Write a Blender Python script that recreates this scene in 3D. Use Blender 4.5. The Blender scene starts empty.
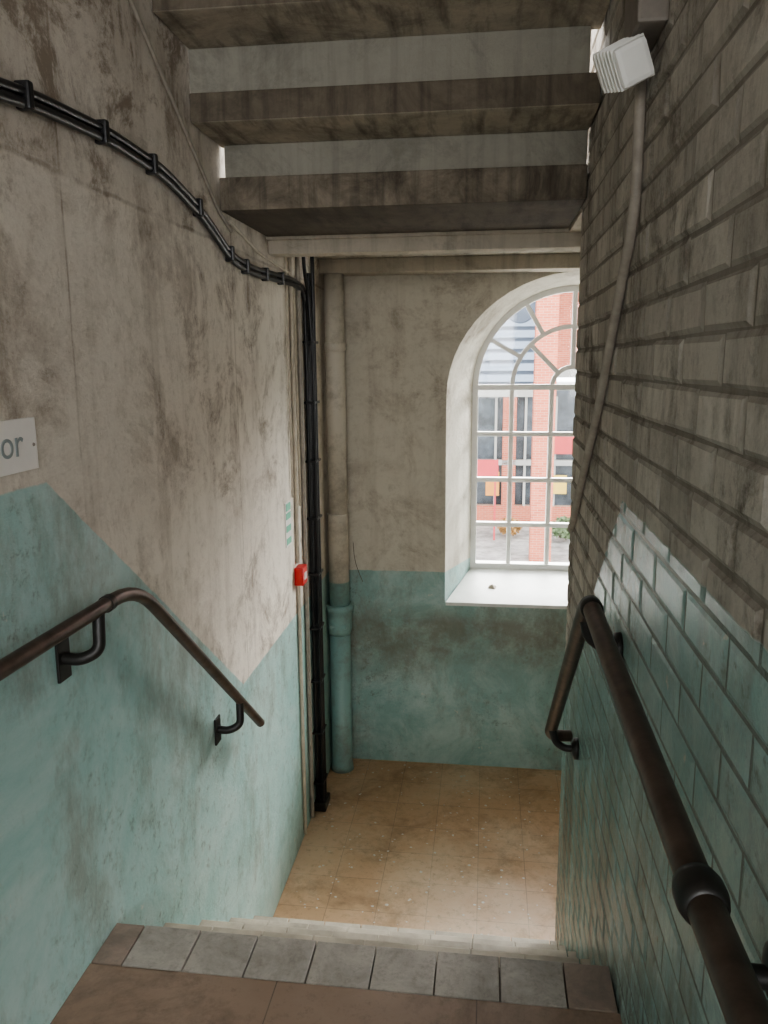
import bpy, bmesh, math, random
from mathutils import Vector, Matrix, Euler
random.seed(4)
S = bpy.context.scene
col = S.collection

# ------------------------------------------------------------------ helpers
def link(o, parent=None):
    col.objects.link(o)
    if parent: o.parent = parent
    return o
def empty(name, loc=(0,0,0)):
    e = bpy.data.objects.new(name, None); e.empty_display_size = .1
    return link(e)
def mesh_obj(name, verts, faces, mat=None, parent=None, smooth=False):
    me = bpy.data.meshes.new(name); me.from_pydata([tuple(v) for v in verts], [], faces); me.update()
    bm = bmesh.new(); bm.from_mesh(me); bmesh.ops.recalc_face_normals(bm, faces=bm.faces); bm.to_mesh(me); bm.free()
    if smooth:
        for p in me.polygons: p.use_smooth = True
    if mat: me.materials.append(mat)
    return link(bpy.data.objects.new(name, me), parent)
def boxes(name, bl, mat, parent=None, bevel=0.0):
    bm = bmesh.new()
    for (x0,x1,y0,y1,z0,z1) in bl:
        m = Matrix.Translation(((x0+x1)/2,(y0+y1)/2,(z0+z1)/2)) @ Matrix.Diagonal((x1-x0,y1-y0,z1-z0,1))
        bmesh.ops.create_cube(bm, size=1, matrix=m)
    if bevel>0:
        bmesh.ops.bevel(bm, geom=bm.edges[:], offset=bevel, segments=2, affect='EDGES', profile=.6)
    me = bpy.data.meshes.new(name); bm.to_mesh(me); bm.free()
    if mat: me.materials.append(mat)
    return link(bpy.data.objects.new(name, me), parent)
def rounded(pts, rad):
    pts = [Vector(p) for p in pts]
    out = [pts[0]]
    for i in range(1, len(pts)-1):
        a,b,c = pts[i-1],pts[i],pts[i+1]
        r = min(rad, (a-b).length*.45, (c-b).length*.45)
        p0 = b+(a-b).normalized()*r; p1 = b+(c-b).normalized()*r
        for k in range(7):
            t=k/6; out.append(p0*(1-t)**2+b*2*t*(1-t)+p1*t*t)
    out.append(pts[-1]); return out
def tube(name, pts, r, mat, parent=None, rad=.05, res=6):
    cu = bpy.data.curves.new(name+"_c", 'CURVE'); cu.dimensions='3D'
    P = rounded(pts, rad) if len(pts)>2 and rad>0 else [Vector(p) for p in pts]
    sp = cu.splines.new('POLY'); sp.points.add(len(P)-1)
    for i,p in enumerate(P): sp.points[i].co=(p.x,p.y,p.z,1)
    cu.bevel_depth=r; cu.bevel_resolution=res; cu.use_fill_caps=True
    tmp = bpy.data.objects.new(name+"_t", cu)
    me = bpy.data.meshes.new_from_object(tmp)
    bpy.data.objects.remove(tmp); bpy.data.curves.remove(cu)
    for p in me.polygons: p.use_smooth=True
    me.materials.clear(); me.materials.append(mat); me.name=name
    return link(bpy.data.objects.new(name, me), parent)
def lathe(name, loc, prof, mat, parent=None, seg=32, axis='Z'):
    vs=[];fs=[]
    for (r,z) in prof:
        for k in range(seg):
            a=2*math.pi*k/seg
            v=Vector((r*math.cos(a), r*math.sin(a), z))
            if axis=='X': v=Vector((v.z,v.x,v.y))
            if axis=='Y': v=Vector((v.x,v.z,v.y))
            vs.append(v+Vector(loc))
    for i in range(len(prof)-1):
        for k in range(seg):
            a=i*seg+k;b=i*seg+(k+1)%seg
            fs.append((a,b,b+seg,a+seg))
    fs.append(tuple(range(seg))); fs.append(tuple((len(prof)-1)*seg+k for k in range(seg)))
    return mesh_obj(name,vs,fs,mat,parent,smooth=True)

# ------------------------------------------------------------------ materials
class N:
    def __init__(s,name):
        s.m=bpy.data.materials.new(name); s.m.use_nodes=True
        s.t=s.m.node_tree; s.b=s.t.nodes['Principled BSDF']; s.l=s.t.links
        s.g=s.t.nodes.new('ShaderNodeNewGeometry')
        s.sep=s.t.nodes.new('ShaderNodeSeparateXYZ'); s.l.new(s.g.outputs['Position'],s.sep.inputs[0])
    def put(s,sock,v):
        if isinstance(v,bpy.types.NodeSocket): s.l.new(v,sock)
        elif isinstance(v,tuple) and len(v)==3 and sock.type=='RGBA': sock.default_value=(*v,1)
        else: sock.default_value=v
    def noise(s,scale,detail=6,rough=.6,stretch=None,dist=0,off=0):
        n=s.t.nodes.new('ShaderNodeTexNoise'); n.inputs['Scale'].default_value=scale
        n.inputs['Detail'].default_value=detail; n.inputs['Roughness'].default_value=rough; n.inputs['Distortion'].default_value=dist
        mp=s.t.nodes.new('ShaderNodeMapping'); s.l.new(s.g.outputs['Position'],mp.inputs[0])
        mp.inputs['Location'].default_value=(off,off*1.7,off*.6)
        if stretch: mp.inputs['Scale'].default_value=stretch
        s.l.new(mp.outputs[0],n.inputs['Vector']); return n.outputs['Fac']
    def ramp(s,f,a,b,va=0.,vb=1.):
        n=s.t.nodes.new('ShaderNodeMapRange'); n.clamp=True
        s.put(n.inputs[0],f); s.put(n.inputs[1],a); s.put(n.inputs[2],b); s.put(n.inputs[3],va); s.put(n.inputs[4],vb)
        return n.outputs[0]
    def math(s,op,a,b=0.):
        n=s.t.nodes.new('ShaderNodeMath'); n.operation=op; s.put(n.inputs[0],a); s.put(n.inputs[1],b); return n.outputs[0]
    def mix(s,f,a,b,mode='MIX'):
        n=s.t.nodes.new('ShaderNodeMixRGB'); n.blend_type=mode
        s.put(n.inputs[0],f); s.put(n.inputs[1],a); s.put(n.inputs[2],b); return n.outputs[0]
    def bump(s,h,strength=.3,dist=.01,prev=None):
        n=s.t.nodes.new('ShaderNodeBump'); n.inputs['Strength'].default_value=strength; n.inputs['Distance'].default_value=dist
        s.l.new(h,n.inputs['Height'])
        if prev: s.l.new(prev,n.inputs['Normal'])
        return n.outputs[0]
    def line(s,coord,at,w,wob):
        d=s.math('ABSOLUTE',s.math('SUBTRACT',s.math('ADD',coord,wob),at))
        return s.ramp(d,w*.3,w,1.,0.)
    def out(s,c,rough=.7,nrm=None,metal=0.,spec=None):
        s.put(s.b.inputs['Base Color'],c); s.put(s.b.inputs['Roughness'],rough); s.put(s.b.inputs['Metallic'],metal)
        if nrm: s.l.new(nrm,s.b.inputs['Normal'])
        if spec is not None: s.b.inputs['Specular IOR Level'].default_value=spec
        return s.m

def simple(name,c,rough=.6,var=.15,scale=20,metal=0.,bumpd=.0):
    n=N(name); f=n.ramp(n.noise(scale,5),.3,.7)
    d=tuple(x*(1-var) for x in c)
    nb=n.bump(n.noise(scale*3,4),.3,bumpd) if bumpd>0 else None
    return n.out(n.mix(f,d,c),rough,nb,metal)

def plaster(name, y0,y1,z0,z1, cream=(.76,.705,.62), dirtc=(.22,.17,.125), teal=(.31,.50,.475), dirt=.5, brick=False, band=False, gloss=.40, soot=True):
    n=N(name); Y=n.sep.outputs['Y']; Z=n.sep.outputs['Z']
    big=n.noise(1.2,8,.62,off=3); med=n.noise(3.6,12,.78,off=7,dist=.5); fine=n.noise(30,8,.75)
    streak=n.noise(3.2,8,.65,stretch=(3.2,3.2,.30),off=1)
    sponge=n.noise(11,10,.8,off=50)
    a=n.ramp(big,.42,.60); b=n.ramp(med,.49,.60); c=n.ramp(streak,.50,.66); e=n.ramp(sponge,.50,.62)
    dm=n.math('ADD',n.math('MULTIPLY',n.math('MULTIPLY',a,b),.55),n.math('ADD',n.math('MULTIPLY',b,.22),n.math('MULTIPLY',c,.28)))
    dm=n.math('ADD',dm,n.math('MULTIPLY',n.math('MULTIPLY',e,n.ramp(big,.36,.55,.35,1.)),.30))
    dm=n.math('MULTIPLY',dm,dirt)
    wob=n.math('MULTIPLY',n.math('SUBTRACT',n.noise(6,5,.6),.5),.03)
    if soot:
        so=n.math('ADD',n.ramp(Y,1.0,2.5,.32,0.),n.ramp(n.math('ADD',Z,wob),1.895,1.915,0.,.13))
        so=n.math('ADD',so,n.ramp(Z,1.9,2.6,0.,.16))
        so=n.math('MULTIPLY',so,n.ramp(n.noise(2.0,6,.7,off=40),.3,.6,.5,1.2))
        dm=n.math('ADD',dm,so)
        w2=n.math('MULTIPLY',wob,.5)
        ln=n.math('ADD',n.math('MULTIPLY',n.line(Y,1.70,.006,w2),.45),n.math('MULTIPLY',n.line(Y,2.865,.006,w2),.35))
        ln=n.math('ADD',ln,n.math('MULTIPLY',n.line(Z,1.905,.008,wob),.4))
        ln=n.math('MULTIPLY',ln,n.ramp(n.noise(5,4),.35,.55))
        dm=n.math('ADD',dm,ln)
    if brick:
        vstr=n.ramp(n.noise(7,9,.72,stretch=(1,1.6,.16),off=90),.50,.64)
        dm=n.math('ADD',dm,n.math('MULTIPLY',vstr,.30))
        dm=n.math('ADD',dm,n.math('MULTIPLY',n.ramp(n.noise(22,9,.8,off=44),.52,.62),.22))
    spk=n.ramp(fine,.54,.68,0.,1.)
    dm=n.math('MINIMUM',n.math('ADD',dm,n.math('MULTIPLY',spk,.20)),.92)
    up=n.mix(dm,cream,dirtc)
    t2=n.ramp(n.noise(2.0,10,.75,off=12,dist=.5),.42,.60)
    tc=n.mix(n.math('MULTIPLY',t2,.6),teal,(.54,.65,.62))
    st=n.ramp(n.noise(3.0,12,.78,off=21,stretch=(1.2,1.2,.6)),.50,.64)
    tc=n.mix(n.math('MULTIPLY',st,.60),tc,(.22,.225,.185))
    tc=n.mix(n.math('MULTIPLY',n.math('MULTIPLY',spk,n.ramp(big,.4,.55)),.7),tc,(.13,.13,.10))
    chips=n.ramp(n.noise(14,6,.7,off=66),.675,.69)
    tc=n.mix(n.math('MULTIPLY',chips,.6),tc,(.62,.60,.52))
    if brick:
        sm=n.ramp(n.noise(5,8,.7,stretch=(1,2.2,.25),off=80),.42,.62)
        lowz=n.ramp(Z,.95,.1)
        tc=n.mix(n.math('MULTIPLY',n.math('MULTIPLY',sm,lowz),.85),tc,(.11,.125,.105))
    if band:
        bz=n.math('MULTIPLY',n.ramp(Z,-.45,-.22),n.ramp(Z,.08,-.04))
        bn=n.ramp(n.noise(2.,9,.75,off=30),.36,.56)
        tc=n.mix(n.math('MULTIPLY',n.math('MULTIPLY',bz,bn),.75),tc,(.18,.17,.13))
    th=n.ramp(Y,y0,y1,z0,z1)
    th=n.math('ADD',th,n.math('MULTIPLY',n.math('SUBTRACT',n.noise(18,3),.5),.012))
    m=n.ramp(n.math('SUBTRACT',th,Z),-.002,.002)
    colr=n.mix(m,up,tc)
    rough=n.math('ADD',n.math('MULTIPLY',m,gloss-.88),n.math('ADD',.86,n.math('MULTIPLY',st,.12)))
    h=n.math('ADD',n.math('MULTIPLY',fine,.35),n.math('ADD',med,n.math('MULTIPLY',big,1.5)))
    if brick:
        at=n.t.nodes.new('ShaderNodeAttribute'); at.attribute_name='bv'
        f=at.outputs['Fac']
        colr=n.mix(n.ramp(f,0.,1.,.85,0.),colr,(.12,.10,.08))
    nb=n.bump(h,.6,.016 if brick else .012)
    nb=n.bump(n.noise(90,5,.7),.25,.004,nb)
    return n.out(colr,rough,nb)

M_left=plaster('painted_plaster_left',1.545,2.795,1.255,.2745,dirt=.85)
M_back=plaster('painted_plaster_back',0,1,.2715,.2715,cream=(.60,.57,.49),dirt=.70,band=True,teal=(.26,.42,.40),soot=False)
M_brick=plaster('painted_brick',1.84,2.93,1.183,.275,cream=(.64,.60,.54),dirtc=(.15,.13,.105),dirt=.95,brick=True,gloss=.17,teal=(.28,.46,.44),soot=False)
M_plain=simple('plain_plaster',(.66,.63,.56),.85,.2,4)

def concrete(name,c1,c2,cdn=None,rough=.85,st_=.6,dk=.4):
    n=N(name); f=n.ramp(n.noise(5,10,.75,dist=.5),.4,.65)
    c=n.mix(f,c1,c2)
    if cdn:
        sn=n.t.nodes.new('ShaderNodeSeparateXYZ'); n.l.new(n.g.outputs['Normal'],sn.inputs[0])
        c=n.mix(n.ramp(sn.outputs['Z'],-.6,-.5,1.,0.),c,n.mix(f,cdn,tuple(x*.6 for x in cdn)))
    st=n.ramp(n.noise(9,6,.6,stretch=(2.5,.4,.15)),.48,.68)
    c=n.mix(n.math('MULTIPLY',st,st_),c,tuple(x*dk for x in c2))
    bl=n.ramp(n.noise(2.6,11,.78,off=33,dist=.6),.50,.62)
    c=n.mix(n.math('MULTIPLY',bl,.45),c,tuple(x*.35 for x in c1))
    return n.out(c,rough,n.bump(n.noise(40,8,.75),.5,.010))
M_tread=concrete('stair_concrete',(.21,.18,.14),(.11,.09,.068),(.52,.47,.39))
M_tread_d=concrete('stair_concrete_dark',(.30,.26,.205),(.09,.074,.056),(.13,.105,.08))  # underside colour darkened to stand for the shadow under the lowest tread
M_board=concrete('riser_board_paint',(.37,.355,.305),(.32,.305,.26),st_=.35,dk=.5)
M_beam=concrete('beam_paint',(.54,.49,.41),(.44,.40,.33),st_=.35,dk=.5)
M_ceil=concrete('ceiling_paint',(.52,.48,.41),(.38,.35,.29))

def tiles(name,size,c1,c2,mort,dirt=(.17,.12,.08),dm=.6,rough=.5,wear=(.76,.61,.45)):
    n=N(name); b=n.t.nodes.new('ShaderNodeTexBrick'); b.offset=0; b.squash=1
    mp=n.t.nodes.new('ShaderNodeMapping'); n.l.new(n.g.outputs['Position'],mp.inputs[0]); mp.inputs['Location'].default_value=(.92,.04,0)
    n.l.new(mp.outputs[0],b.inputs['Vector'])
    b.inputs['Color1'].default_value=(*c1,1); b.inputs['Color2'].default_value=(*c2,1); b.inputs['Mortar'].default_value=(*mort,1)
    b.inputs['Scale'].default_value=1; b.inputs['Mortar Size'].default_value=.0018; b.inputs['Mortar Smooth'].default_value=.5
    b.inputs['Brick Width'].default_value=size; b.inputs['Row Height'].default_value=size
    c=b.outputs['Color']
    f3=n.ramp(n.noise(2.2,6,.65,off=9),.42,.62); c=n.mix(n.math('MULTIPLY',f3,.5),c,wear)
    f=n.ramp(n.noise(3,10,.75,dist=.3),.48,.65); c=n.mix(n.math('MULTIPLY',f,dm),c,dirt)
    f2=n.ramp(n.noise(30,8,.8),.53,.66); c=n.mix(n.math('MULTIPLY',f2,.35),c,dirt)
    nb=n.bump(b.outputs['Fac'],-.3,.003)
    return n.out(c,n.ramp(f,0.,1.,rough,.8),n.bump(n.noise(25,6),.25,.004,nb))
M_land=tiles('brown_floor_tiles',.2286,(.62,.41,.255),(.57,.37,.225),(.35,.235,.15),dm=.45,dirt=(.19,.13,.08))
M_upper=tiles('dark_red_floor_tiles',.46,(.225,.155,.11),(.195,.135,.095),(.09,.065,.05),dirt=(.085,.06,.045),dm=.6,wear=(.30,.22,.165))
def nosing(name,c):
    n=N(name); f=n.ramp(n.noise(5,10,.75,dist=.4),.42,.62); f2=n.ramp(n.noise(50,6,.75),.5,.66)
    cc=n.mix(f,c,tuple(x*.62 for x in c)); cc=n.mix(n.math('MULTIPLY',f2,.4),cc,(.13,.115,.10))
    return n.out(cc,.55,n.bump(n.noise(50,6),.3,.004))
M_nos=nosing('grey_nosing_tile',(.34,.31,.275))
M_nosr=nosing('red_nosing_tile',(.26,.20,.16))
M_step=simple('step_cement',(.52,.46,.37),.7,.5,7,bumpd=.004)

M_rail=simple('worn_steel_rail',(.12,.088,.07),.40,.55,25,metal=.35,bumpd=.001)
M_black=simple('black_cable',(.022,.022,.024),.32,.3,30)
M_blackm=simple('black_iron',(.022,.02,.018),.45,.4,30)
M_white=simple('white_paint',(.86,.86,.83),.45,.06,15)
M_sill=simple('sill_paint',(.80,.82,.79),.4,.2,8)
M_sign=simple('sign_plastic',(.76,.74,.70),.5,.1,10)
M_text=simple('sign_lettering',(.28,.32,.32),.6,.1,10)
M_grey=simple('grey_metal',(.27,.24,.21),.5,.3,20)
M_cond=simple('painted_conduit',(.40,.36,.31),.55,.35,25)
M_cream=simple('cream_conduit',(.62,.55,.45),.6,.3,25)
M_red=simple('red_plastic',(.62,.03,.03),.35,.1,10)
M_green=simple('green_print',(.16,.50,.34),.5,.1,10)
M_chain=simple('chain_steel',(.16,.14,.11),.5,.3,30,metal=.5)

def two_tone(name,zt,a,b):
    n=N(name); f=n.ramp(n.sep.outputs['Z'],zt-.003,zt+.003)
    c=n.mix(f,b,a); d=n.ramp(n.noise(7,10,.75),.47,.64); c=n.mix(n.math('MULTIPLY',d,.5),c,(.19,.165,.13))
    return n.out(c,.45,n.bump(n.noise(30,5),.2,.004))
M_soil=two_tone('soil_pipe_paint',.235,(.58,.54,.46),(.26,.42,.40))

# ------------------------------------------------------------------ room shell
XL,XR,XB=-.92,.31,1.94
H0,HL=.09,-.96
YN=1.68
YB=4.55
boxes('wall_left',[(-1.3,XL,-2.2,5.1,-2.1,3.2)],M_left)
boxes('wall_outer_right',[(XB,XB+.3,-2.2,5.1,-2.1,3.2)],M_plain)
cx=.51
def profile(hw,zs,rz,zb,n=28):
    p=[(cx-hw,zb),(cx-hw,zb+(zs-zb)*.5)]
    for k in range(n+1):
        a=math.pi*(1-k/n); p.append((cx+hw*math.cos(a),zs+rz*math.sin(a)))
    p+= [(cx+hw,zb+(zs-zb)*.5),(cx+hw,zb)]
    return p
PO=profile(.74,1.30,.68,.084); PI=profile(.60,1.343,.594,.19)
def wall_face(P,Y,vs,fs,z0=-2.1,z1=3.2,x0=-1.3,x1=2.24):
    b=len(vs); n=len(P)
    for (x,z) in P: vs.append((x,Y,z))
    outer=[]
    for i,(x,z) in enumerate(P):
        if i<=2: q=(x0,z)
        elif i>=n-3: q=(x1,z)
        else:
            t=(i-2)/(n-5); q=(x0+(x1-x0)*t,z1)
        outer.append(len(vs)); vs.append((q[0],Y,q[1]))
    c0=len(vs); vs.append((x0,Y,z1)); c1=len(vs); vs.append((x1,Y,z1))
    for i in range(n-1):
        if i==2: fs.append((b+i,b+i+1,outer[i+1],c0,outer[i]))
        elif i==n-4: fs.append((b+i,b+i+1,outer[i+1],c1,outer[i]))
        else: fs.append((b+i,b+i+1,outer[i+1],outer[i]))
    d0=len(vs); vs.append((x0,Y,z0)); d1=len(vs); vs.append((x1,Y,z0))
    fs.append((outer[0],b,b+n-1,outer[-1],d1,d0))
    return b
vs=[];fs=[]
b0=wall_face(PO,YB,vs,fs); b1=wall_face(PI,5.1,vs,fs); n=len(PO)
bi=len(vs)
for (x,z) in PI: vs.append((x,4.93,z))
for i in range(n):
    j=(i+1)%n
    fs.append((b0+i,b0+j,bi+j,bi+i)); fs.append((bi+i,bi+j,b1+j,b1+i))
mesh_obj('wall_back',vs,fs,M_back)
sv=[(-.225,YB-.012,.07),(1.245,YB-.012,.07),(1.245,YB-.012,.09),(-.225,YB-.012,.09),
    (-.088,4.93,.18),(1.108,4.93,.18),(1.108,4.93,.2),(-.088,4.93,.2)]
mesh_obj('trim_1',sv,[(0,1,2,3),(4,5,6,7),(3,2,6,7),(0,1,5,4),(0,3,7,4),(1,2,6,5)],M_sill)

def spine():
    vs=[];fs=[];bv=[]
    def box(x0,x1,y0,y1,z0,z1,v):
        b=len(vs)
        for x in (x0,x1):
            for y in (y0,y1):
                for z in (z0,z1): vs.append((x,y,z))
        for f in ((0,1,3,2),(4,6,7,5),(0,4,5,1),(2,3,7,6),(0,2,6,4),(1,5,7,3)):
            fs.append(tuple(b+i for i in f)); bv.append(v)
    box(.3150,.70,-.15,2.925,-1.92,2.9,0.20)
    z=-1.02; row=0; ch=.0775
    while z<2.88:
        y=2.93; first=True
        zz0=z+.003; zz1=min(z+ch-.003,2.9)
        while y>-.1:
            L=.225 if not(first and row%2) else .1125
            first=False
            y1=y-(.002 if y<2.92 else 0); y0=y-L+.002
            th=1.183 if y<1.84 else 1.183-(y-1.84)/1.09*.908
            up_=z>th-.04
            base=.0048 if up_ else .0026
            jj=1.0 if up_ else .45
            d=base+random.uniform(-.0014,.0014)*jj; rnd=random.random()
            j=lambda: random.uniform(-.0024,.0024)*jj
            o=[(.3152,y0+j(),zz0+j()),(.3152,y1+j() if y<2.92 else 2.93,zz0+j()),(.3152,y1+j() if y<2.92 else 2.93,zz1+j()),(.3152,y0+j(),zz1+j())]
            e=.008; ey=.012
            X=.3152-d
            i_=[(X+j()*.4,y0+ey+j(),zz0+e+j()),(X+j()*.4,y1-ey+j(),zz0+e+j()),(X+j()*.4,y1-ey+j(),zz1-e+j()),(X+j()*.4,y0+ey+j(),zz1-e+j())]
            b=len(vs); vs.extend(o+i_)
            fs.append((b+4,b+5,b+6,b+7)); bv.append(.62+.38*rnd if up_ else .88+.12*rnd)
            for k in range(4):
                fs.append((b+k,b+(k+1)%4,b+4+(k+1)%4,b+4+k)); bv.append((.36+.3*rnd) if up_ else .82)
            y-=L
        z+=ch; row+=1
    me=bpy.data.meshes.new('wall_right'); me.from_pydata(vs,[],fs); me.update()
    a=me.attributes.new('bv','FLOAT','FACE'); a.data.foreach_set('value',bv)
    bm=bmesh.new(); bm.from_mesh(me); bmesh.ops.recalc_face_normals(bm,faces=bm.faces); bm.to_mesh(me); bm.free()
    me.materials.append(M_brick)
    return link(bpy.data.objects.new('wall_right',me))
spine()

boxes('wall_rear',[(-1.3,-.6,-2.2,-2,-2.1,3.2),(1.6,2.24,-2.2,-2,-2.1,3.2),(-.6,1.6,-2.2,-2,-2.1,.9),(-.6,1.6,-2.2,-2,2.4,3.2)],M_plain)
w2=empty('rear_fill_window')  # unseen window added behind the camera to let fill light in
boxes('frame',[(-.6,-.54,-2.13,-2.07,.9,2.4),(1.54,1.6,-2.13,-2.07,.9,2.4),(-.54,1.54,-2.13,-2.07,.9,.96),(-.54,1.54,-2.13,-2.07,2.34,2.4)]+
      [(x-.015,x+.015,-2.12,-2.08,.96,2.34) for x in (-.02,.5,1.02)]+[(-.54,1.54,-2.12,-2.08,z-.015,z+.015) for z in (1.42,1.88)],M_white,w2)

boxes('floor',[(XL,XB,-2,YN-.128,-.18,H0),(XL,XR,YN-.128,YN,-.18,H0-.02)],M_upper)
boxes('lower_landing_floor',[(XL,XR,2.79,YB,-1.2,HL),(XR,.70,2.93,YB,-1.2,HL),(.70,XB,3.04,YB,-1.2,HL)],M_land)
boxes('ground_hall_floor',[(XR+.39,XB,-2,1.79,-2.1,-1.92)],M_land)
def flight(name,x0,x1,ys,dirn,ztop,k,rise,tread,base,mat):
    prof=[(ys,ztop)]
    y=ys;z=ztop
    for i in range(k):
        z-=rise; prof.append((y,z)); 
        if i<k-1: y+=dirn*tread; prof.append((y,z))
    prof.append((y,base)); prof.append((ys,base))
    n=len(prof); v=[(x0,p[0],p[1]) for p in prof]+[(x1,p[0],p[1]) for p in prof]
    f=[tuple(range(n)),tuple(range(n,2*n))]+[(i,(i+1)%n,n+(i+1)%n,n+i) for i in range(n)]
    return mesh_obj(name,v,f,mat)
st=empty('staircase_down')
RI=(H0-.02-HL)/5; TR=(2.79-YN)/4
fl=flight('steps',XL,XR,YN,1,H0-.02,5,RI,TR,-1.2,M_step); fl.parent=st
tb=[]
for k in range(1,5):
    y0=YN+TR*(k-1); z=H0-.02-RI*k
    x=XL
    while x<XR-.02:
        tb.append((x+.002,min(x+.15,XR)-.002,y0+.15,y0+TR+.012,z,z+.012)); x+=.15
boxes('tread_nosings',tb,M_step,st,bevel=.003)
st2=empty('staircase_to_ground')
fl=flight('steps',XR+.39,XB,3.04,-1,HL,5,.192,.25,-2.1,M_step); fl.parent=st2
nt=empty('nosing_tiles')
x=XL; i=0
for ww in [.078]+[.149]*7+[.109]:
    mat=M_nosr if i in (0,8) else M_nos
    boxes('tile_%d'%(i+1),[(x+.0015,min(x+ww,XR)-.0015,YN-.126,YN+.01,H0-.02,H0+.002+random.uniform(-.0015,.0015))],mat,nt,bevel=.0025)
    x+=ww; i+=1

# ------------------------------------------------------------------ flight overhead
up=empty('staircase_overhead')
levels=[(2.75,2.011,.108),(2.50,2.223,.085),(2.25,2.434,.085),(2.00,2.645,.085)]
for i,(fy,zb,eh) in enumerate(levels):
    top=levels[i+1][1] if i+1<len(levels) else 2.9
    yend = 3.33 if i==0 else fy+.30
    boxes('tread_%d'%(i+1),[(XL+.004,XR-.003,fy,yend,zb,zb+eh)],M_tread_d if i==0 else M_tread,up,bevel=.006)
    boxes('riser_board_%d'%(i+1),[(XL+(.022 if i==0 else .004),XR-(.006 if i==0 else .035),fy+.012,fy+.045,zb+eh,top)],M_board,up,bevel=.004)
boxes('ceiling',[(XL,XB,-2,2.0,2.9,3.1),(XR+.39,XB,2.0,3.38,2.9,3.1),(XR+.39,XB,3.2,3.38,2.25,2.9)],M_ceil)
boxes('landing_soffit',[(XL+.10,XB,3.38,YB,2.05,2.25),(XL,XL+.10,3.38,3.8,2.05,2.25),(XL,XL+.10,4.1,YB,2.05,2.25)],M_ceil)
boxes('trim_2',[(XL,XB,3.36,3.46,1.945,2.05)],M_beam,bevel=.006)
boxes('trim_3',[(XL,XB,3.335,3.36,2.0,2.035)],M_beam,bevel=.004)
boxes('trim_4',[(XL,XB,4.38,YB,1.975,2.05)],M_beam,bevel=.006)
boxes('trim_5',[(XR,.70,2.932,3.334,2.0,2.9)],M_beam)

# ------------------------------------------------------------------ window
win=empty('window_1')
def band(P,Q,y0,y1,name,mat,closed=True):
    vs=[];fs=[];n=len(P)
    for (x,z) in P: vs.append((x,y0,z))
    for (x,z) in Q: vs.append((x,y0,z))
    for (x,z) in P: vs.append((x,y1,z))
    for (x,z) in Q: vs.append((x,y1,z))
    for i in range(n if closed else n-1):
        j=(i+1)%n
        fs+= [(i,j,n+j,n+i),(2*n+i,2*n+j,3*n+j,3*n+i),(i,j,2*n+j,2*n+i),(n+i,n+j,3*n+j,3*n+i)]
    return mesh_obj(name,vs,fs,mat,win)
ZS=1.343; R=.6; ZBt=.2
Pin=profile(.565,ZS,.56,ZBt+.035); Pout=profile(.602,ZS,.597,ZBt-.005)
band(Pout,Pin,4.93,5.0,'outer_frame',M_white)
bars=[]
b=.0135
for k in range(1,5):
    x=cx-R+.24*k; bars.append((x-b,x+b,4.945,4.985,ZBt+.03,ZS))
for k in range(1,5):
    z=ZBt+(ZS-ZBt)*k/4; bb=b if k<4 else .017
    bars.append((cx-.57,cx+.57,4.94,4.988,z-bb,z+bb))
boxes('glazing_bars',bars,M_white,win,bevel=.003)
def arcpts(r,n=28): return [(cx+r*math.cos(math.pi*(1-k/n)),ZS+r*math.sin(math.pi*(1-k/n))) for k in range(n+1)]
for i,r in enumerate((.36,.12)):
    band(arcpts(r+.013),arcpts(r-.013),4.945,4.985,'fan_arc_%d'%(i+1),M_white,closed=False)
def radial(a,r0,r1,nm):
    d=Vector((math.cos(a),0,math.sin(a))); p=Vector((-d.z,0,d.x))*.013; c=Vector((cx,0,ZS)); v=[]
    for y in (4.947,4.983):
        for rr,s in ((r0,-1),(r0,1),(r1,1),(r1,-1)):
            q=c+d*rr+p*s; v.append((q.x,y,q.z))
    mesh_obj(nm,v,[(0,1,2,3),(4,5,6,7),(0,1,5,4),(1,2,6,5),(2,3,7,6),(3,0,4,7)],M_white,win)
for k in range(1,6): radial(math.pi*k/6,.36,.575,'radial_outer_%d'%k)
for k in (1,2,3): radial(math.pi*k/4,.12,.36,'radial_inner_%d'%k)
gm=bpy.data.materials.new('window_glass'); gm.use_nodes=True; t=gm.node_tree
for nd in list(t.nodes):
    if nd.type!='OUTPUT_MATERIAL': t.nodes.remove(nd)
o=[nd for nd in t.nodes if nd.type=='OUTPUT_MATERIAL'][0]
tr=t.nodes.new('ShaderNodeBsdfTransparent'); gl=t.nodes.new('ShaderNodeBsdfGlossy'); gl.inputs['Roughness'].default_value=.05
mx=t.nodes.new('ShaderNodeMixShader'); mx.inputs[0].default_value=.05; tr.inputs[0].default_value=(.97,.98,.97,1)
t.links.new(tr.outputs[0],mx.inputs[1]); t.links.new(gl.outputs[0],mx.inputs[2]); t.links.new(mx.outputs[0],o.inputs[0])
gp=profile(.58,ZS,.575,ZBt+.01)
mesh_obj('glass_pane',[(x,4.965,z) for x,z in gp],[tuple(range(len(gp)))],gm,win)

# ------------------------------------------------------------------ soil pipe
sp=empty('soil_pipe')
X,Y=-.846,4.425
lathe('upper_pipe',(X,Y,0),[(.055,.62),(.055,1.975)],M_soil,sp)
lathe('coupling',(X,Y,0),[(.056,1.56),(.062,1.565),(.062,1.60),(.056,1.61)],M_soil,sp)
lathe('middle_pipe',(X,Y,0),[(.060,.07),(.060,.63),(.066,.64)],M_soil,sp)
lathe('socket_collar',(X,Y,0),[(.062,-.09),(.070,-.06),(.072,.0),(.073,.05),(.080,.055),(.081,.085),(.074,.092),(.06,.093)],M_soil,sp)
lathe('lower_pipe',(X,Y,0),[(.070,HL),(.066,HL+.03),(.062,HL+.06),(.062,-.08)],M_soil,sp)
tube('branch_band',[(X-.05,Y-.055,-.03),(X+.05,Y-.06,-.03)],.012,M_soil,sp)

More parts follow.
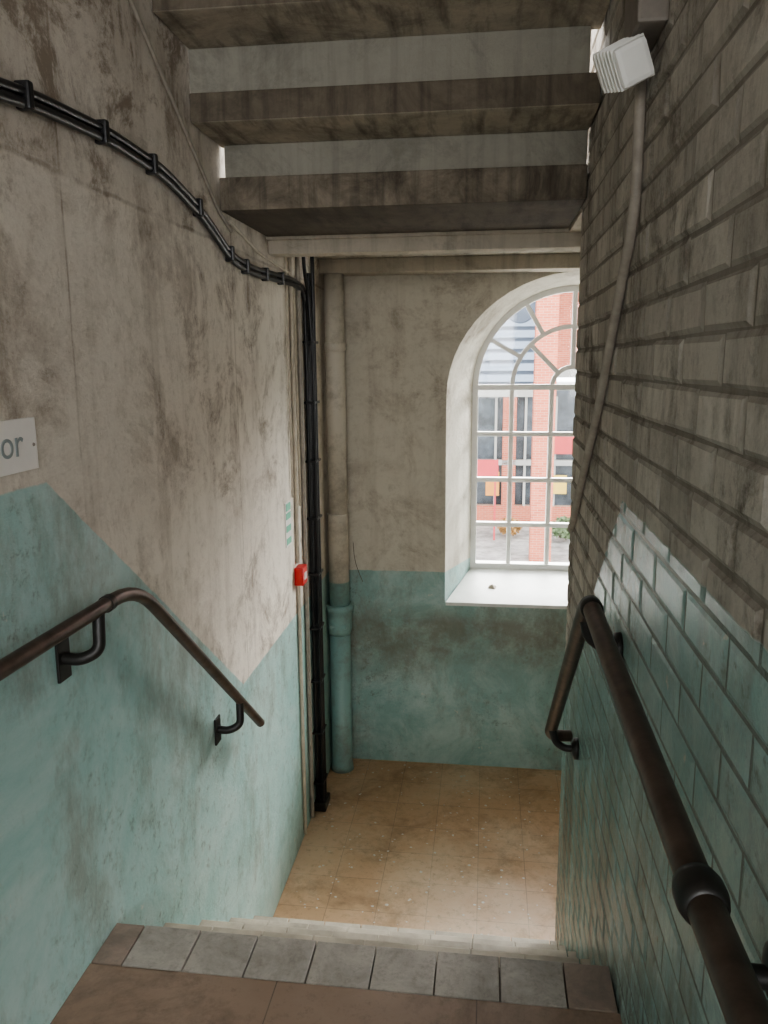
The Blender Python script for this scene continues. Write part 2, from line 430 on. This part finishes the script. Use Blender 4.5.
# ------------------------------------------------------------------ black cables on left wall
cb=empty('power_cables')
path=[(-1.0,1.95),(1.0,1.975),(1.442,1.985),(1.592,2.005),(1.91,2.023),(2.235,2.012),(2.532,1.955),(2.824,1.852),(3.10,1.838),(3.726,1.858),(3.95,1.84),(3.965,1.5),(3.97,.5),(3.985,HL+.02)]
tube('cable_1',[(XL+.016,y,z) for y,z in path],.0105,M_black,cb,rad=.09)
tube('cable_2',[(XL+.016,y+(.026 if i>=10 else 0),z+(.022 if i<10 else .02)) for i,(y,z) in enumerate(path)],.0095,M_black,cb,rad=.09)
tube('cable_3',[(XL+.02,4.04,1.94),(XL+.02,4.04,1.7),(XL+.02,4.045,HL+.02)],.014,M_black,cb)
tube('cable_4',[(XL+.05,3.99,2.05),(XL+.05,3.99,1.7),(XL+.05,4.01,HL+.02)],.010,M_black,cb)
tube('cable_5',[(XL+.03,3.88,2.05),(XL+.03,3.90,1.93),(XL+.035,3.955,1.84),(XL+.05,3.96,1.5),(XL+.05,3.96,HL+.02)],.009,M_black,cb)
for i,(y,z) in enumerate([(.9,1.972),(1.56,2.003),(1.88,2.021),(2.16,2.014),(2.50,1.965),(2.80,1.865),(2.98,1.842),(3.25,1.842),(3.5,1.85)]):
    boxes('clip_%d'%(i+1),[(XL,XL+.032,y-.010,y+.010,z-.015,z+.038)],M_black,cb,bevel=.005)
for i,z in enumerate((1.6,1.3,1.0,.7,.4,.1,-.2,-.5,-.8)):
    boxes('saddle_%d'%(i+1),[(XL,XL+.058,3.945,4.06,z-.006,z+.006)],M_black,cb,bevel=.002)
boxes('cable_shoe',[(XL,XL+.07,3.93,4.06,HL,HL+.05)],M_blackm,cb,bevel=.008)
cc=empty('alarm_conduits')
tube('conduit_1',[(XL+.010,3.70,2.05),(XL+.010,3.69,.53)],.009,M_cream,cc)
tube('conduit_1b',[(XL+.010,3.69,.42),(XL+.010,3.69,-.94)],.009,M_cream,cc)
tube('conduit_2',[(XL+.010,3.62,2.05),(XL+.010,3.62,.87)],.006,M_cream,cc)
tube('conduit_3',[(XL+.008,2.84,1.99),(XL+.008,3.2,1.93),(XL+.008,3.55,1.91),(XL+.008,3.76,1.90),(XL+.008,3.77,1.2),(XL+.008,3.78,.8)],.006,M_cream,cc)
tube('conduit_4',[(XL+.012,3.84,2.05),(XL+.012,3.85,-.94)],.011,M_cond,cc)
tube('wall_cable',[(XL+.008,1.5,2.77),(XL+.008,2.106,2.402),(XL+.008,2.725,2.003),(XL+.008,2.85,1.96)],.006,M_cond)
fc=empty('fire_alarm_call_point')
boxes('housing',[(XL,XL+.045,3.645,3.735,.425,.515)],M_red,fc,bevel=.006)
boxes('glass_panel',[(XL+.043,XL+.048,3.67,3.71,.45,.485)],M_white,fc,bevel=.001)
fn=empty('fire_notice')
boxes('plate',[(XL,XL+.004,3.50,3.60,.65,.86)],M_sign,fn)
boxes('print',[(XL+.004,XL+.006,3.51,3.59,z,z+.03) for z in (.66,.72,.78)]+[(XL+.004,XL+.006,3.51,3.59,.82,.855)],M_green,fn)

sg=empty('floor_sign')
boxes('plate',[(XL,XL+.005,.93,1.515,1.29,1.395)],M_sign,sg,bevel=.001)
tc=bpy.data.curves.new('t','FONT'); tc.body='First Floor'; tc.size=.082; tc.align_x='RIGHT'; tc.extrude=.0008
to=bpy.data.objects.new('t',tc); me=bpy.data.meshes.new_from_object(to); bpy.data.objects.remove(to)
me.materials.clear(); me.materials.append(M_text)
lo=link(bpy.data.objects.new('lettering',me),sg); lo.rotation_euler=(math.pi/2,0,math.pi/2); lo.location=(XL+.0062,1.465,1.322)
lathe('screw',(XL+.005,1.502,1.34),[(.004,0),(.003,.002)],M_grey,sg,12,'X')

# ------------------------------------------------------------------ handrails
def ring(nm,p,d,r,mat,par,L=.04):
    d=Vector(d).normalized(); p=Vector(p)
    return tube(nm,[p-d*L/2,p-d*L*.3,p+d*L*.3,p+d*L/2],r,mat,par,rad=0)
hl=empty('handrail')
xr=-.842
tube('rail',[(xr,-1.2,.965),(xr,1.20,.972),(xr,1.765,.968),(xr,2.745,.142)],.0165,M_rail,hl,rad=.12,res=8)
ring('joint',(xr,1.62,.969),(0,1,0),.0195,M_blackm,hl,.02)
for i,(y,z) in enumerate([(-.2,.968),(1.565,.969),(2.50,.345)]):
    tube('bracket_%d'%(i+1),[(XL+.004,y-.02,z-.105),(XL+.045,y-.02,z-.108),(xr+.004,y-.005,z-.09),(xr,y+.01,z-.008)],.0135,M_blackm,hl,rad=.04)
    boxes('plate_%d'%(i+1),[(XL,XL+.007,y-.045,y+.005,z-.155,z-.06)],M_blackm,hl,bevel=.002)
hr=empty('handrail')
xr=.228
tube('rail',[(xr,-.1,.955),(xr,.80,.955),(xr,1.71,.985),(xr,2.50,.285),(xr+.015,2.53,.258),(xr+.07,2.55,.25)],.0195,M_rail,hr,rad=.07,res=8)
for i,(y,z,dx) in enumerate([(.745,.957,0),(1.77,.93,0),(2.44,.335,0)]):
    tube('bracket_%d'%(i+1),[(xr,y,z-.012),(xr+.012,y,z-.055),(xr+.04,y,z-.075),(.312,y,z-.075)],.012,M_blackm,hr,rad=.03)
    lathe('flange_%d'%(i+1),(.291,y,z-.075),[(.014,0),(.034,.008),(.036,.021)],M_blackm,hr,24,'X')
lathe('sleeve',(xr,.765,.955),[(.0195,-.024),(.024,-.021),(.027,-.009),(.027,.009),(.024,.021),(.0195,.024)],M_blackm,hr,28,'Y')
lathe('elbow_sleeve',(xr,1.66,.982),[(.0195,-.02),(.0235,-.016),(.0235,.016),(.0195,.02)],M_blackm,hr,28,'Y')

bl=empty('emergency_bulkhead_light')
boxes('body',[(.255,.3105,1.60,1.76,2.095,2.55)],M_grey,bl,bevel=.006)
d=boxes('diffuser',[(-.032,.032,-.065,.065,-.036,.036)],M_white,bl,bevel=.010); d.location=(.246,1.69,2.056); d.rotation_euler=(.30,-.45,.1)
d=boxes('diffuser_ribs',[(-.0335,.0335,-.05+k*.018,-.044+k*.018,-.0375,.0375) for k in range(6)],M_white,bl,bevel=.001); d.location=(.246,1.69,2.056); d.rotation_euler=(.30,-.45,.1)
tube('wall_conduit',[(.297,1.78,2.12),(.297,1.775,1.80),(.297,1.92,1.66),(.297,2.19,1.375),(.297,2.76,.92)],.0115,M_cond,None,rad=.12)
tube('pull_chain',[(-.78,YB-.006,.44),(-.776,YB-.006,.37),(-.766,YB-.006,.31),(-.745,YB-.006,.25),(-.725,YB-.006,.20)],.0018,M_chain,None,rad=.03)
vs=[];fs=[]
for i in range(260):
    x=random.uniform(XL+.05,.8); y=random.uniform(3.07,4.5)
    s=random.uniform(.003,.010)*(1.3 if random.random()<.1 else 1); a=random.uniform(0,6.3); b=len(vs)
    for k in range(5):
        aa=a+k*1.256; rr=s*random.uniform(.6,1.1); vs.append((x+rr*math.cos(aa),y+rr*math.sin(aa),HL+.0015+random.uniform(0,.002)))
    fs.append(tuple(range(b,b+5)))
mesh_obj('paint_flakes',vs,fs,simple('paint_flake',(.80,.76,.68),.8,.3,40))
mesh_obj('sill_debris',[(.02,4.70,.135),(.07,4.69,.131),(.08,4.73,.142),(.03,4.74,.145),(.05,4.715,.16)],[(0,1,4),(1,2,4),(2,3,4),(3,0,4),(0,1,2,3)],M_step)

# ------------------------------------------------------------------ outside
boxes('ground',[(-30,30,5.3,60,-4.8,-4.6)],simple('paving',(.47,.46,.44),.8,.6,2.5))
M_lv=simple('blue_cladding',(.28,.35,.45),.5,.1,3); M_lvd=simple('cladding_gap',(.12,.15,.20),.6,.2,3)
n=N('orange_brick'); bt=n.t.nodes.new('ShaderNodeTexBrick'); mp=n.t.nodes.new('ShaderNodeMapping'); mp.inputs['Rotation'].default_value=(math.pi/2,0,0)
n.l.new(n.g.outputs['Position'],mp.inputs[0]); n.l.new(mp.outputs[0],bt.inputs['Vector'])
bt.inputs['Color1'].default_value=(.48,.14,.08,1); bt.inputs['Color2'].default_value=(.37,.095,.055,1); bt.inputs['Mortar'].default_value=(.42,.28,.21,1)
bt.inputs['Scale'].default_value=1; bt.inputs['Brick Width'].default_value=.225; bt.inputs['Row Height'].default_value=.075; bt.inputs['Mortar Size'].default_value=.006
M_ob=n.out(bt.outputs['Color'],.8)
M_dg=simple('dark_glazing',(.10,.12,.14),.25,.8,1.6); M_conc=simple('pale_concrete',(.38,.38,.36),.8,.2,1)
ob=empty('office_building')
boxes('upper_wall',[(-20,2.1,30.2,36,.6,14)],M_lvd,ob)
boxes('louvres',[(-20,2.1,30.0,30.2,z,z+.26) for z in [.75+.40*k for k in range(32)]],M_lv,ob)
boxes('brick_upper',[(2.1,20,29.8,36,1.2,14)],M_ob,ob)
boxes('brick_pier',[(1.38,2.02,24.0,24.6,-4.6,14),(-3.6,-3.0,24.0,24.6,-4.6,14),(6.2,6.8,24.0,24.6,-4.6,14)],M_ob,ob)
boxes('brick_porch',[(-8,8,24.0,30,6,7)],M_ob,ob)
boxes('floor_band',[(-20,2.1,29.8,30.3,.2,.6),(2.1,20,29.7,30.3,.9,1.2),(-20,20,29.9,30.3,-2.35,-2.15)],M_conc,ob)
boxes('ground_glazing',[(-20,20,30.2,36,-4.6,.6)],M_dg,ob)
boxes('brick_plinth',[(-20,20,29.9,30.25,-4.6,-3.9),(.6,1.1,29.9,30.25,-3.9,.2)],M_ob,ob)
boxes('mullions',[(x,x+.09,30.0,30.2,-3.9,.2) for x in [-19.5+1.1*k for k in range(34)]],M_conc,ob)
lathe('round_vent',(1.15,29.9,3.4),[(.5,0),(.55,.05),(.55,.15)],M_lvd,ob,32,'Y')
sn=empty('shop_signs')
for nm,bx,cc_ in (('orange_panel',(.0,.5,29.8,29.88,-3.5,-2.6),(.60,.26,.05)),('red_panel',(2.4,3.2,29.8,29.88,-1.9,-1.1),(.50,.07,.07)),('yellow_panel',(2.5,3.0,29.8,29.88,-3.4,-2.7),(.60,.43,.09)),('blue_panel',(-1.6,-.7,29.8,29.88,-1.6,-.9),(.10,.25,.45))):
    boxes(nm,[bx],simple(nm,cc_,.6,.1,4),sn)
boxes('red_hoarding',[(-.5,.42,27,27.1,-2.4,-1.8),(-.4,-.34,27,27.1,-4.6,-2.4),(.29,.35,27,27.1,-4.6,-2.4)],simple('red_board',(.50,.06,.07),.6,.1,4))
def shrub(nm,c,r,colr,seed):
    random.seed(seed); bm=bmesh.new()
    for i in range(420):
        v=Vector((random.gauss(0,1),random.gauss(0,1),random.gauss(0,1))).normalized()*r*random.uniform(.6,.9); v.z*=.75
        s=r*.13; m=Matrix.Translation(Vector(c)+v)@Matrix.Rotation(random.uniform(0,6),4,Vector((random.random(),random.random(),random.random()+.1)).normalized())@Matrix.Diagonal((s,s*.6,s,1))
        bmesh.ops.create_grid(bm,x_segments=1,y_segments=1,size=1,matrix=m)
    me=bpy.data.meshes.new(nm); bm.to_mesh(me); bm.free(); me.materials.append(simple(nm+'_leaf',colr,.7,.4,3))
    return link(bpy.data.objects.new(nm,me))
shrub('yellow_shrub',(.85,27.5,-4.2),.45,(.50,.30,.12),1)
shrub('green_shrub',(2.7,27,-4.1),.55,(.20,.28,.15),3)

# ------------------------------------------------------------------ light
w=bpy.data.worlds.new('overcast_sky'); S.world=w; w.use_nodes=True
bg=w.node_tree.nodes['Background']; bg.inputs[0].default_value=(.97,.985,1,1); bg.inputs[1].default_value=8.5
def area(nm,loc,tgt,sx,sy,power,portal=False,colr=(1,1,1)):
    L=bpy.data.lights.new(nm,'AREA'); L.shape='RECTANGLE'; L.size=sx; L.size_y=sy; L.energy=power; L.color=colr
    if portal: L.cycles.is_portal=True
    o=link(bpy.data.objects.new(nm,L)); o.location=loc
    o.rotation_euler=(Vector(tgt)-Vector(loc)).to_track_quat('-Z','Y').to_euler(); return o
area('window_portal',(cx,5.05,1.07),(cx,0,1.07),1.25,1.8,1,True)
area('fill_window_portal',(.5,-2.15,1.65),(.5,5,1.65),2.2,1.5,1,True)
area('street_softbox',(5.5,12.5,5.5),(.4,5,.9),6,3.2,5200,colr=(1,.99,.97))  # softbox out of view, added to brighten the interior through the window
area('street_softbox.001',(.8,12.5,6.2),(.4,5,.9),6,3.2,2700,colr=(1,.99,.98))  # second added softbox, also out of view
area('rear_fill_light',(.5,-3.6,2.6),(.2,2,1.0),3.2,2.4,190,colr=(1,.98,.95))  # fill lamp added outside the rear opening to brighten the near walls
S.view_settings.look='AgX - Medium High Contrast'

cd=bpy.data.cameras.new('camera'); cd.sensor_width=36; cd.lens=790/1024*36; cd.clip_start=.02
co=link(bpy.data.objects.new('camera',cd)); co.location=(0,0,1.5)
m=Euler((math.radians(90-10.75),0,math.radians(7.43))).to_matrix() @ Matrix.Rotation(math.radians(-.4),3,'Z')
co.rotation_euler=m.to_euler()
S.camera=co
